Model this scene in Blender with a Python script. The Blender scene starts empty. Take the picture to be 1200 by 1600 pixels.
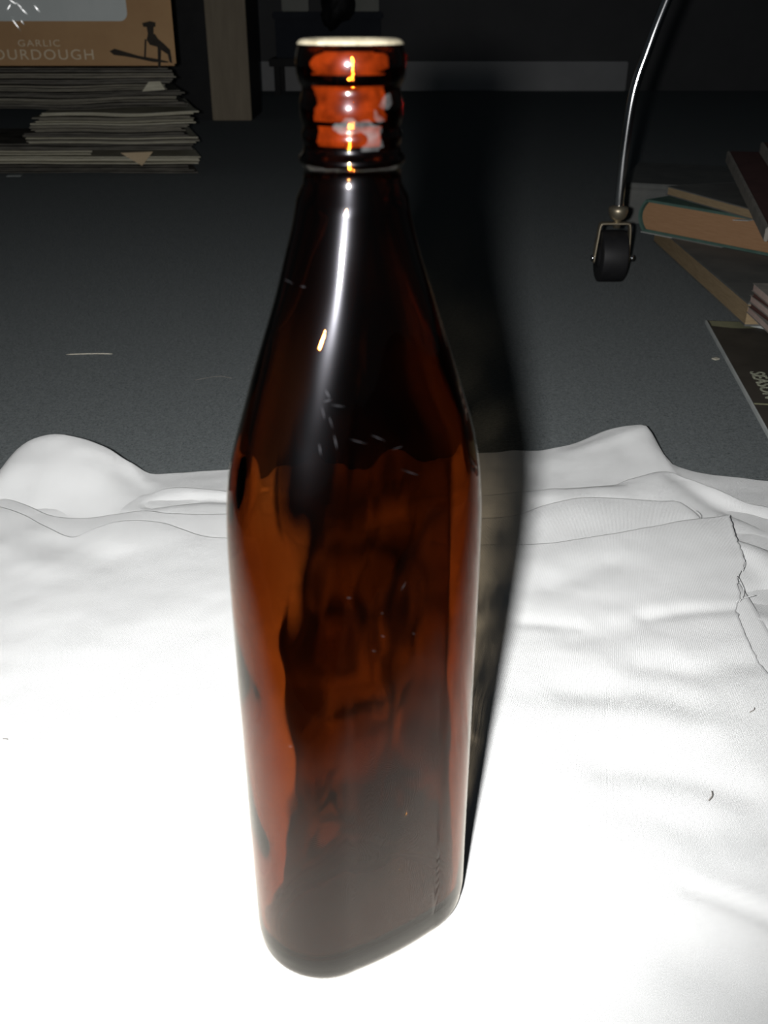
import bpy, bmesh, math, random
import numpy as np
from mathutils import Vector, Matrix, noise

random.seed(7)
rng = np.random.default_rng(11)
scene = bpy.context.scene
COL = scene.collection

# ------------------------------------------------------------------ camera
PITCH = math.radians(27.5)
FPX = 1500.0                      # focal length in pixels of the 1200x1600 frame
CLOTH_Z = 0.012                   # top of the folded cloth, where the bottle stands
CAM_Z = 0.304 + CLOTH_Z
cam_data = bpy.data.cameras.new('camera')
cam_data.sensor_fit = 'VERTICAL'
cam_data.sensor_height = 24.0
cam_data.lens = FPX / 1600.0 * 24.0
cam_data.clip_start = 0.01
cam_data.dof.use_dof = True
cam_data.dof.focus_distance = 0.56
cam_data.dof.aperture_fstop = cam_data.lens / 1.7
cam = bpy.data.objects.new('camera', cam_data)
COL.objects.link(cam)
cam.location = (0, 0, CAM_Z)
cam.rotation_euler = (math.pi / 2 - PITCH, 0, 0)
scene.camera = cam

# ------------------------------------------------------------------ world, flash, exposure
world = bpy.data.worlds.new('dim_room')
scene.world = world
world.use_nodes = True
world.node_tree.nodes['Background'].inputs[0].default_value = (0.75, 0.88, 1.0, 1)
world.node_tree.nodes['Background'].inputs[1].default_value = 0.02

fl = bpy.data.lights.new('camera_flash', 'SPOT')
fl.energy = 33
fl.color = (1.0, 0.99, 0.985)
fl.shadow_soft_size = 0.0075
fl.spot_size = math.radians(106)
fl.spot_blend = 1.0
flash = bpy.data.objects.new('camera_flash', fl)
COL.objects.link(flash)
flash.location = (-0.029, 0.0, CAM_Z + 0.004)
flash.rotation_euler = (math.pi / 2 - math.radians(20.5), 0, math.radians(3))

fl.cycles.is_caustics_light = True
vs = scene.view_settings
vs.view_transform = 'Standard'
vs.look = 'None'
vs.gamma = 1.0
vs.exposure = 0.0
vs.use_curve_mapping = False
scene.cycles.max_bounces = 24
scene.cycles.transmission_bounces = 24
scene.cycles.transparent_max_bounces = 24
scene.cycles.caustics_refractive = True
scene.cycles.caustics_reflective = False
scene.cycles.sample_clamp_indirect = 0.0


# ------------------------------------------------------------------ helpers
def ray(u, v):
    a = (u - 600) / FPX
    s = (800 - v) / FPX
    return Vector((a, math.cos(PITCH) + s * math.sin(PITCH), -math.sin(PITCH) + s * math.cos(PITCH)))


def at(u, v, z=0.0):
    """Point of the place at height z seen at a photograph pixel."""
    r = ray(u, v)
    return Vector((0, 0, CAM_Z)) + r * ((CAM_Z - z) / -r.z)


def aty(u, v, Y):
    r = ray(u, v)
    return Vector((0, 0, CAM_Z)) + r * (Y / r.y)


def mat(name, color, rough=0.8, metal=0.0, spec=0.3, color2=None, scale=20.0, bump=0.0, bscale=200.0,
        sheen=0.0, stretch=None, detail=4.0):
    m = bpy.data.materials.new(name)
    m.use_nodes = True
    nt = m.node_tree
    b = nt.nodes['Principled BSDF']
    b.inputs['Base Color'].default_value = (*color, 1)
    b.inputs['Roughness'].default_value = rough
    b.inputs['Metallic'].default_value = metal
    b.inputs['Specular IOR Level'].default_value = spec
    if sheen:
        b.inputs['Sheen Weight'].default_value = sheen
        b.inputs['Sheen Roughness'].default_value = 0.6
        b.inputs['Sheen Tint'].default_value = (0.94, 1.0, 1.0, 1)
    tc = nt.nodes.new('ShaderNodeTexCoord')
    src = tc.outputs['Object']
    if stretch:
        mp = nt.nodes.new('ShaderNodeMapping')
        mp.inputs['Scale'].default_value = stretch
        nt.links.new(src, mp.inputs['Vector'])
        src = mp.outputs['Vector']
    if color2:
        n = nt.nodes.new('ShaderNodeTexNoise')
        n.inputs['Scale'].default_value = scale
        n.inputs['Detail'].default_value = detail
        n.inputs['Roughness'].default_value = 0.65
        r = nt.nodes.new('ShaderNodeValToRGB')
        r.color_ramp.elements[0].position = 0.35
        r.color_ramp.elements[1].position = 0.68
        r.color_ramp.elements[0].color = (*color, 1)
        r.color_ramp.elements[1].color = (*color2, 1)
        nt.links.new(src, n.inputs['Vector'])
        nt.links.new(n.outputs['Fac'], r.inputs['Fac'])
        nt.links.new(r.outputs['Color'], b.inputs['Base Color'])
    if bump:
        n2 = nt.nodes.new('ShaderNodeTexNoise')
        n2.inputs['Scale'].default_value = bscale
        n2.inputs['Detail'].default_value = 3
        bp = nt.nodes.new('ShaderNodeBump')
        bp.inputs['Strength'].default_value = bump
        bp.inputs['Distance'].default_value = 0.002
        nt.links.new(src, n2.inputs['Vector'])
        nt.links.new(n2.outputs['Fac'], bp.inputs['Height'])
        nt.links.new(bp.outputs['Normal'], b.inputs['Normal'])
    return m


def mesh_obj(name, verts, faces, material, parent=None, smooth=False):
    me = bpy.data.meshes.new(name)
    me.from_pydata([tuple(v) for v in verts], [], faces)
    me.update()
    if smooth:
        me.polygons.foreach_set('use_smooth', [True] * len(me.polygons))
    if material:
        me.materials.append(material)
    o = bpy.data.objects.new(name, me)
    COL.objects.link(o)
    if parent:
        o.parent = parent
    return o


def bm_obj(name, bm, material, parent=None, smooth=False):
    bmesh.ops.recalc_face_normals(bm, faces=bm.faces)
    me = bpy.data.meshes.new(name)
    bm.to_mesh(me)
    bm.free()
    if smooth:
        me.polygons.foreach_set('use_smooth', [True] * len(me.polygons))
    me.materials.append(material)
    o = bpy.data.objects.new(name, me)
    COL.objects.link(o)
    if parent:
        o.parent = parent
    return o


def empty(name, loc=(0, 0, 0), rot=(0, 0, 0)):
    e = bpy.data.objects.new(name, None)
    e.empty_display_size = 0.02
    COL.objects.link(e)
    e.location = loc
    e.rotation_euler = rot
    return e


def tag(o, label=None, cat=None, group=None, kind=None):
    if label:
        o['label'] = label
    if cat:
        o['category'] = cat
    if group:
        o['group'] = group
    if kind:
        o['kind'] = kind
    return o


def add_box(bm, x0, x1, y0, y1, z0, z1, bev=0.0):
    r = bmesh.ops.create_cube(bm, size=1.0)
    vsx = r['verts']
    for v in vsx:
        v.co = Vector((x0 + (v.co.x + .5) * (x1 - x0), y0 + (v.co.y + .5) * (y1 - y0), z0 + (v.co.z + .5) * (z1 - z0)))
    if bev:
        es = list({e for v in vsx for e in v.link_edges})
        bmesh.ops.bevel(bm, geom=es, offset=bev, segments=2, affect='EDGES')


def box(name, x0, x1, y0, y1, z0, z1, m, parent=None, bev=0.0):
    bm = bmesh.new()
    add_box(bm, x0, x1, y0, y1, z0, z1, bev)
    return bm_obj(name, bm, m, parent)


def tube_mesh(pts, rad, n=12, cap=True):
    """verts, faces of a tube along pts (list of Vector), rad number or list."""
    pts = [Vector(p) for p in pts]
    rads = rad if isinstance(rad, (list, tuple)) else [rad] * len(pts)
    verts, faces = [], []
    up = Vector((0.13, 0.31, 0.94)).normalized()
    for i, p in enumerate(pts):
        a = pts[max(i - 1, 0)]
        b = pts[min(i + 1, len(pts) - 1)]
        t = (b - a).normalized()
        s = t.cross(up)
        if s.length < 1e-4:
            s = t.cross(Vector((1, 0, 0)))
        s.normalize()
        w = s.cross(t)
        for k in range(n):
            q = 2 * math.pi * k / n
            verts.append(p + (s * math.cos(q) + w * math.sin(q)) * rads[i])
    for i in range(len(pts) - 1):
        for k in range(n):
            faces.append((i * n + k, i * n + (k + 1) % n, (i + 1) * n + (k + 1) % n, (i + 1) * n + k))
    if cap:
        faces.append(tuple(range(n - 1, -1, -1)))
        faces.append(tuple((len(pts) - 1) * n + k for k in range(n)))
    return verts, faces


def tube(name, pts, rad, m, parent=None, n=12):
    v, f = tube_mesh(pts, rad, n)
    return mesh_obj(name, v, f, m, parent, smooth=True)


def spline(pts, n):
    """Catmull-Rom through pts, n samples."""
    P = np.array([tuple(p) for p in pts], float)
    P = np.vstack([2 * P[0] - P[1], P, 2 * P[-1] - P[-2]])
    out = []
    m = len(P) - 3
    for s in np.linspace(0, m - 1e-9, n):
        i = int(s)
        t = s - i
        p0, p1, p2, p3 = P[i:i + 4]
        out.append(0.5 * (2 * p1 + (p2 - p0) * t + (2 * p0 - 5 * p1 + 4 * p2 - p3) * t * t + (3 * p1 - p0 - 3 * p2 + p3) * t ** 3))
    return np.array(out)


def lathe(name, prof, m, parent=None, n=24, axis='Z', smooth=True):
    verts, faces = [], []
    for r, h in prof:
        for k in range(n):
            q = 2 * math.pi * k / n
            c = (r * math.cos(q), r * math.sin(q), h)
            if axis == 'X':
                c = (h, r * math.cos(q), r * math.sin(q))
            verts.append(c)
    L = len(prof)
    for i in range(L - 1):
        for k in range(n):
            faces.append((i * n + k, i * n + (k + 1) % n, (i + 1) * n + (k + 1) % n, (i + 1) * n + k))
    faces.append(tuple(range(n - 1, -1, -1)))
    faces.append(tuple((L - 1) * n + k for k in range(n)))
    return mesh_obj(name, verts, faces, m, parent, smooth)


def text_obj(name, body, size, m, parent, loc, rot, spacing=1.0, align='LEFT', xscale=1.0, bold=0.0):
    cu = bpy.data.curves.new(name, 'FONT')
    cu.body = body
    cu.size = size
    cu.space_character = spacing
    cu.align_x = align
    cu.extrude = 0.00015
    cu.offset = bold
    tmp = bpy.data.objects.new(name + '_tmp', cu)
    COL.objects.link(tmp)
    bpy.context.view_layer.update()
    dg = bpy.context.evaluated_depsgraph_get()
    me = bpy.data.meshes.new_from_object(tmp.evaluated_get(dg))
    bpy.data.objects.remove(tmp)
    me.materials.clear()
    me.materials.append(m)
    o = bpy.data.objects.new(name, me)
    COL.objects.link(o)
    o.parent = parent
    o.location = loc
    o.rotation_euler = rot
    o.scale = (xscale, 1, 1)
    return o


# ------------------------------------------------------------------ materials
M_carpet = mat('carpet', (0.016, 0.022, 0.024), 1.0, spec=0.0, color2=(0.056, 0.068, 0.071), scale=260, bump=0.9,
               bscale=420, sheen=0.21, detail=6)
M_wall = mat('dark_wall', (0.12, 0.12, 0.122), 0.9, spec=0.1, color2=(0.145, 0.145, 0.147), scale=3)
M_skirting = mat('grey_skirting', (0.50, 0.50, 0.50), 0.85, spec=0.1, color2=(0.56, 0.56, 0.56), scale=6)
M_wood = mat('brown_board', (0.36, 0.30, 0.22), 0.75, spec=0.15, color2=(0.44, 0.37, 0.27), scale=8, stretch=(6, 6, 0.6))
M_black = mat('black_plastic', (0.010, 0.010, 0.011), 0.55, spec=0.3, color2=(0.016, 0.016, 0.017), scale=30)
M_chrome = mat('chrome', (0.62, 0.63, 0.64), 0.16, metal=1.0, color2=(0.55, 0.56, 0.57), scale=40)
M_brass = mat('dull_zinc', (0.42, 0.36, 0.26), 0.42, metal=0.85, color2=(0.34, 0.30, 0.22), scale=90)
M_kraft = mat('brown_carton', (0.50, 0.30, 0.15), 0.8, spec=0.2, color2=(0.58, 0.36, 0.18), scale=7)
M_ink = mat('dark_ink', (0.035, 0.028, 0.022), 0.8, color2=(0.05, 0.04, 0.03), scale=60)
M_palelet = mat('pale_lettering', (0.80, 0.66, 0.46), 0.8, color2=(0.86, 0.72, 0.52), scale=60)
M_film = mat('clear_film_window', (0.74, 0.80, 0.78), 0.16, spec=0.6, color2=(0.82, 0.86, 0.84), scale=6, bump=0.8, bscale=26)
M_paper = mat('newsprint', (0.50, 0.47, 0.36), 0.9, spec=0.1, color2=(0.70, 0.67, 0.53), scale=30, stretch=(1, 1, 20))
M_paper_d = mat('dark_print', (0.08, 0.075, 0.065), 0.85, spec=0.15, color2=(0.24, 0.225, 0.19), scale=14, stretch=(1, 1, 20))
M_paper_m = mat('grey_print', (0.20, 0.19, 0.155), 0.85, spec=0.15, color2=(0.38, 0.35, 0.28), scale=18, stretch=(1, 1, 20))
M_tan = mat('tan_paper', (0.62, 0.48, 0.30), 0.85, spec=0.1, color2=(0.70, 0.55, 0.36), scale=40)
M_bookgreen = mat('green_book_cloth', (0.060, 0.115, 0.095), 0.8, spec=0.2, color2=(0.085, 0.150, 0.125), scale=60, bump=0.3, bscale=900)
M_pagebrown = mat('brown_page_edges', (0.30, 0.17, 0.09), 0.9, spec=0.1, color2=(0.37, 0.22, 0.12), scale=40, stretch=(1, 1, 25))
M_pagetan = mat('tan_page_edges', (0.26, 0.19, 0.11), 0.9, spec=0.1, color2=(0.36, 0.27, 0.16), scale=40, stretch=(1, 1, 25))
M_grey = mat('grey_cover', (0.11, 0.115, 0.11), 0.7, spec=0.2, color2=(0.15, 0.152, 0.14), scale=25)
M_redbook = mat('dark_red_cover', (0.060, 0.030, 0.028), 0.7, spec=0.2, color2=(0.085, 0.042, 0.038), scale=25)
M_greyboard = mat('grey_board_edge', (0.20, 0.19, 0.17), 0.85, spec=0.1, color2=(0.27, 0.25, 0.22), scale=60)
M_pink = mat('pinkish_pages', (0.34, 0.25, 0.22), 0.9, spec=0.1, color2=(0.48, 0.38, 0.33), scale=30)
M_maroon = mat('maroon_cover', (0.075, 0.035, 0.030), 0.8, spec=0.2, color2=(0.10, 0.05, 0.04), scale=30)
M_palepaper = mat('pale_paper', (0.40, 0.43, 0.42), 0.85, spec=0.1, color2=(0.50, 0.52, 0.50), scale=30)
M_mag = mat('magazine_cover', (0.048, 0.042, 0.034), 0.6, spec=0.2, color2=(0.070, 0.062, 0.050), scale=18)
M_magpic = mat('magazine_picture', (0.22, 0.23, 0.14), 0.65, spec=0.2, color2=(0.30, 0.29, 0.18), scale=40)
M_maglet = mat('magazine_lettering', (0.34, 0.36, 0.27), 0.7, color2=(0.40, 0.41, 0.31), scale=50)
M_yellow = mat('yellow_patch', (0.24, 0.21, 0.08), 0.8, color2=(0.30, 0.26, 0.10), scale=60)
M_blue = mat('dark_blue_box', (0.030, 0.036, 0.050), 0.7, color2=(0.042, 0.048, 0.062), scale=8)
M_pale = mat('pale_card', (0.42, 0.43, 0.38), 0.85, color2=(0.50, 0.50, 0.45), scale=8)
M_lint = mat('lint', (0.50, 0.47, 0.38), 0.9, color2=(0.56, 0.53, 0.44), scale=80)
M_speck = mat('dark_fluff', (0.16, 0.15, 0.13), 0.9, color2=(0.22, 0.20, 0.18), scale=80)


def cloth_material():
    m = bpy.data.materials.new('white_cotton')
    m.use_nodes = True
    nt = m.node_tree
    b = nt.nodes['Principled BSDF']
    b.inputs['Roughness'].default_value = 0.95
    b.inputs['Specular IOR Level'].default_value = 0.15
    b.inputs['Sheen Weight'].default_value = 0.1
    tc = nt.nodes.new('ShaderNodeTexCoord')
    n = nt.nodes.new('ShaderNodeTexNoise')
    n.inputs['Scale'].default_value = 9
    n.inputs['Detail'].default_value = 5
    r = nt.nodes.new('ShaderNodeValToRGB')
    r.color_ramp.elements[0].position = 0.3
    r.color_ramp.elements[1].position = 0.7
    r.color_ramp.elements[0].color = (0.70, 0.71, 0.705, 1)
    r.color_ramp.elements[1].color = (0.77, 0.78, 0.775, 1)
    nt.links.new(tc.outputs['Object'], n.inputs['Vector'])
    nt.links.new(n.outputs['Fac'], r.inputs['Fac'])
    nt.links.new(r.outputs['Color'], b.inputs['Base Color'])
    # weave
    mp = nt.nodes.new('ShaderNodeMapping')
    mp.inputs['Rotation'].default_value = (0, 0, math.radians(12))
    nt.links.new(tc.outputs['Object'], mp.inputs['Vector'])
    w1 = nt.nodes.new('ShaderNodeTexWave')
    w1.bands_direction = 'X'
    w1.inputs['Scale'].default_value = 620
    w1.inputs['Distortion'].default_value = 1.5
    w2 = nt.nodes.new('ShaderNodeTexWave')
    w2.bands_direction = 'Y'
    w2.inputs['Scale'].default_value = 620
    w2.inputs['Distortion'].default_value = 1.5
    ad = nt.nodes.new('ShaderNodeMath')
    n3 = nt.nodes.new('ShaderNodeTexNoise')
    n3.inputs['Scale'].default_value = 35
    n3.inputs['Detail'].default_value = 4
    sc = nt.nodes.new('ShaderNodeMath')
    sc.operation = 'MULTIPLY_ADD'
    sc.inputs[1].default_value = 5.0
    nt.links.new(mp.outputs[0], w1.inputs['Vector'])
    nt.links.new(mp.outputs[0], w2.inputs['Vector'])
    nt.links.new(w1.outputs['Fac'], ad.inputs[0])
    nt.links.new(w2.outputs['Fac'], ad.inputs[1])
    nt.links.new(tc.outputs['Object'], n3.inputs['Vector'])
    nt.links.new(n3.outputs['Fac'], sc.inputs[0])
    nt.links.new(ad.outputs[0], sc.inputs[2])
    bp = nt.nodes.new('ShaderNodeBump')
    bp.inputs['Strength'].default_value = 0.5
    bp.inputs['Distance'].default_value = 0.0006
    nt.links.new(sc.outputs[0], bp.inputs['Height'])
    nt.links.new(bp.outputs['Normal'], b.inputs['Normal'])
    return m


M_cloth = cloth_material()


def glass_material():
    m = bpy.data.materials.new('amber_glass')
    m.use_nodes = True
    nt = m.node_tree
    nt.nodes.remove(nt.nodes['Principled BSDF'])
    out = nt.nodes['Material Output']
    g = nt.nodes.new('ShaderNodeBsdfGlass')
    g.inputs['IOR'].default_value = 1.5
    g.inputs['Roughness'].default_value = 0.0
    g.inputs['Color'].default_value = (.965, .91, .82, 1)
    gl = nt.nodes.new('ShaderNodeBsdfGlossy')
    mx = nt.nodes.new('ShaderNodeMixShader')
    mx.inputs[0].default_value = SCUFF
    gl.inputs['Roughness'].default_value = 0.24
    gl.inputs['Color'].default_value = (0.9, 0.9, 1.0, 1)
    nt.links.new(g.outputs[0], mx.inputs[1])
    nt.links.new(gl.outputs[0], mx.inputs[2])
    nt.links.new(mx.outputs[0], out.inputs['Surface'])
    va = nt.nodes.new('ShaderNodeVolumeAbsorption')
    va.inputs['Color'].default_value = AMBER
    va.inputs['Density'].default_value = AMBER_DENSITY
    nt.links.new(va.outputs[0], out.inputs['Volume'])
    return m


# Cycles: sigma = density * (1 - colour)
AMBER_DENSITY = 700.0
SCUFF = 0.003                     # share of the surface dulled by fine scuffs
AMBER = (1 - 198 / 700, 1 - 392 / 700, 1 - 640 / 700, 1)
M_glass = glass_material()
M_lip = mat('worn_lip', (0.10, 0.088, 0.058), 0.6, spec=0.3, color2=(0.20, 0.18, 0.13), scale=300)


def film_material(name, color, cover, scale):
    m = bpy.data.materials.new(name)
    m.use_nodes = True
    nt = m.node_tree
    nt.nodes.remove(nt.nodes['Principled BSDF'])
    d = nt.nodes.new('ShaderNodeBsdfDiffuse')
    d.inputs['Color'].default_value = (*color, 1)
    t = nt.nodes.new('ShaderNodeBsdfTransparent')
    mx = nt.nodes.new('ShaderNodeMixShader')
    tc = nt.nodes.new('ShaderNodeTexCoord')
    n = nt.nodes.new('ShaderNodeTexNoise')
    n.inputs['Scale'].default_value = scale
    mr = nt.nodes.new('ShaderNodeMapRange')
    mr.inputs[1].default_value = 0.35
    mr.inputs[2].default_value = 0.65
    mr.inputs[3].default_value = cover * 0.4
    mr.inputs[4].default_value = cover
    nt.links.new(tc.outputs['Object'], n.inputs['Vector'])
    nt.links.new(n.outputs['Fac'], mr.inputs[0])
    nt.links.new(mr.outputs[0], mx.inputs[0])
    nt.links.new(t.outputs[0], mx.inputs[1])
    nt.links.new(d.outputs[0], mx.inputs[2])
    nt.links.new(mx.outputs[0], nt.nodes['Material Output'].inputs['Surface'])
    return m


M_residue = film_material('grey_residue', (0.10, 0.10, 0.10), 0.22, 350)
M_scuff = film_material('pale_scuff', (0.5, 0.5, 0.55), 0.022, 350)
M_painted_glow = film_material('painted_glow', (0.80, 0.085, 0.008), 0.046, 260)  # glow of the flash in the amber neck, put into the film's colour

# ------------------------------------------------------------------ setting
WALL_Y = 4.75
fl_o = mesh_obj('floor', [(-4, -1.5, 0), (4, -1.5, 0), (4, WALL_Y, 0), (-4, WALL_Y, 0)], [(0, 1, 2, 3)], M_carpet)
tag(fl_o, 'dark blue-grey short pile carpet floor', 'floor', kind='structure')
wb = box('wall_back', -4, 4, WALL_Y, WALL_Y + 0.1, 0, 2.6, M_wall)
tag(wb, 'unlit dark wall at the back of the room', 'wall', kind='structure')
bb = box('baseboard_back', -2.0, aty(978, 120, WALL_Y).x, WALL_Y - 0.02, WALL_Y, 0, aty(700, 96, WALL_Y).z, M_skirting, bev=0.004)
tag(bb, 'tall grey baseboard along the dark wall', 'baseboard', kind='structure')


# ------------------------------------------------------------------ folded cloth
def seg_dist(X, Y, pts):
    D = np.full(X.shape, 1e9)
    for (ax, ay), (bx, by) in zip(pts[:-1], pts[1:]):
        dx, dy = bx - ax, by - ay
        t = np.clip(((X - ax) * dx + (Y - ay) * dy) / (dx * dx + dy * dy), 0, 1)
        D = np.minimum(D, np.hypot(X - ax - t * dx, Y - ay - t * dy))
    return D


def fbm(X, Y, s, seed, octv=3):
    out = np.zeros(X.shape)
    it = np.nditer([X, Y, out], op_flags=[['readonly'], ['readonly'], ['writeonly']])
    for x, y, o in it:
        o[...] = noise.fractal(Vector((float(x) * s, float(y) * s, seed)), 1.0, 2.0, octv)
    return out


def cloth_layer(name, base, edge, parent, xl, xr_fn, y_near, nx, ny, wrinkles=(), soft=0.07, lift=0.003, drop=None,
                noise_amp=0.0012, seed=0.0, roll=0.0026, right_edge=False, keep_flat=True):
    """edge: list of (u, v, z) of the layer's far folded edge; sheet runs from y_near to it."""
    E = np.array([tuple(at(u, v, z)) for u, v, z in edge])
    S = spline(E, 400)
    order = np.argsort(S[:, 0])
    S = S[order]
    yb = lambda x: np.interp(x, S[:, 0], S[:, 1])
    zb = lambda x: np.interp(x, S[:, 0], S[:, 2])
    C = np.linspace(0, 1, nx)
    T = 1 - (1 - np.linspace(0, 1, ny)) ** 1.6          # denser to the far edge
    X = np.zeros((ny, nx))
    Y = np.zeros((ny, nx))
    for j, t in enumerate(T):
        y = np.full(nx, 0.5)
        for _ in range(6):
            x = xl + (xr_fn(y) - xl) * C
            y = y_near + (yb(x) - y_near) * t
        X[j], Y[j] = x, y
    YB = yb(X)
    ZB = zb(X)
    d = np.maximum(YB - Y, 0)
    edge_h = np.maximum(ZB - base, 0)
    Z = base + edge_h * np.exp(-(d / soft) ** 2)
    nz = fbm(X, Y, 14, seed, 3) * noise_amp * 1.3 + fbm(X, Y, 42, seed + 5, 2) * noise_amp * 0.35
    if keep_flat:
        db = np.hypot((X + 0.0075) / 0.075, (Y - 0.2535) / 0.055)
        nz *= np.clip((db - 0.8) / 1.2, 0, 1)
    Z += nz
    for pts, amp, w in wrinkles:
        P = [tuple(at(u, v, base))[:2] for u, v in pts]
        Z += amp * np.exp(-(seg_dist(X, Y, P) / w) ** 2)
    rows = [np.stack([X[j], Y[j], Z[j]], -1) for j in range(ny)]
    # the rounded far fold that turns under
    top = rows[-1]
    for k in range(1, 6):
        q = math.pi * k / 5
        rr = roll
        r_ = top.copy()
        r_[:, 1] += rr * math.sin(q)
        r_[:, 2] -= rr * (1 - math.cos(q))
        rows.append(r_)
    if drop is not None:                                 # back of a raised fold, down to the carpet
        for k, q in enumerate((0.35, 0.7, 1.0)):
            r_ = rows[ny + 2].copy()
            z_end = drop
            r_[:, 2] = r_[:, 2] * (1 - q) + z_end * q
            r_[:, 1] += np.maximum(r_[:, 2] * 0, 0) + (top[:, 2] - drop) * 0.25 * q
            rows.append(r_)
        rows[ny + 3:ny + 5] = []
    V = np.array(rows)
    if right_edge:
        side = []
        for j in range(len(V)):
            a = V[j, -1].copy()
            b_ = a.copy()
            b_[0] += 0.0005
            b_[2] -= 0.0007
            c_ = a.copy()
            c_[2] -= 0.0016
            side.append([b_, c_])
        V = np.concatenate([V, np.array(side)], axis=1)
    R, Cn = V.shape[:2]
    faces = [(j * Cn + i, j * Cn + i + 1, (j + 1) * Cn + i + 1, (j + 1) * Cn + i) for j in range(R - 1) for i in range(Cn - 1)]
    return mesh_obj(name, V.reshape(-1, 3), faces, M_cloth, parent, smooth=True)


cloth = empty('folded_cloth', (0, 0.3, 0))
tag(cloth, 'crumpled white cotton cloth folded in layers under the amber bottle', 'cloth')
inv = Matrix.Translation((0, -0.3, 0))


def under_cloth(o):
    o.matrix_parent_inverse = inv
    return o


# lowest layer: the raised hump on the left, the flat rear edge and the peak on the right
under_cloth(cloth_layer(
    'fold_layer', 0.003,
    [(-420, 800, .006), (-200, 800, .006), (-60, 790, .007), (-6, 742, .016), (30, 698, .030), (75, 681, .036), (125, 684, .036), (165, 697, .031),
     (200, 722, .020), (232, 739, .010), (270, 738, .007), (320, 734, .006), (385, 731, .006), (480, 722, .006), (600, 712, .006), (745, 708, .006),
     (800, 703, .007), (850, 704, .008), (905, 690, .012), (950, 673, .017), (985, 667, .020), (1008, 668, .020), (1022, 684, .015), (1042, 716, .009), (1062, 732, .006),
     (1120, 744, .005), (1200, 752, .005), (1400, 775, .005), (1700, 800, .005)],
    cloth, -0.5, lambda y: np.full_like(y, 0.5), 0.10, 260, 70, soft=0.055, drop=0.0005, noise_amp=0.0016, seed=1.0,
    wrinkles=[([(60, 760), (190, 770)], -0.002, 0.012), ([(110, 700), (230, 765)], 0.0018, 0.006),
              ([(900, 720), (1010, 700)], 0.002, 0.008)]))
# second layer: rear fold that runs from behind the hump to the right of the frame
under_cloth(cloth_layer(
    'fold_layer', 0.0055,
    [(-420, 830, .008), (-150, 805, .008), (0, 790, .009), (120, 790, .009), (215, 774, .009), (262, 762, .010), (320, 763, .010), (385, 768, .010),
     (500, 770, .010), (640, 772, .010), (760, 772, .010), (830, 769, .010), (905, 762, .011), (985, 748, .013), (1045, 734, .015), (1075, 742, .014), (1110, 760, .011),
     (1150, 778, .009), (1200, 792, .008), (1300, 815, .008), (1700, 850, .008)],
    cloth, -0.48, lambda y: np.full_like(y, 0.48), 0.09, 240, 70, soft=0.03, noise_amp=0.0020, seed=2.0,
    wrinkles=[([(240, 790), (300, 784), (375, 786)], -0.0035, 0.006), ([(880, 768), (960, 765)], -0.003, 0.006),
              ([(1060, 760), (1120, 790), (1200, 815)], -0.005, 0.010), ([(1080, 745), (1200, 785)], 0.003, 0.006),
              ([(1100, 830), (1200, 850)], -0.004, 0.008), ([(1150, 850), (1230, 900)], 0.004, 0.012),
              ([(1150, 930), (1215, 925)], -0.003, 0.006), ([(1170, 970), (1240, 985)], 0.003, 0.012)]))
# third layer
x_b = at(1092, 806, .010).x
under_cloth(cloth_layer(
    'fold_layer', 0.0085,
    [(-420, 790, .012), (-100, 768, .012), (-20, 776, .013), (30, 786, .013), (80, 806, .012), (130, 810, .011), (180, 804, .012), (225, 799, .013), (270, 803, .012),
     (380, 803, .012), (500, 808, .012), (700, 812, .012), (800, 806, .012), (850, 790, .014), (905, 778, .015), (960, 778, .014), (1030, 783, .013),
     (1060, 784, .013), (1080, 797, .012), (1092, 806, .011), (1110, 830, .010)],
    cloth, -0.46, lambda y: np.full_like(y, x_b), 0.08, 220, 60, soft=0.035, noise_amp=0.0008, seed=3.0, right_edge=True))
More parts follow.
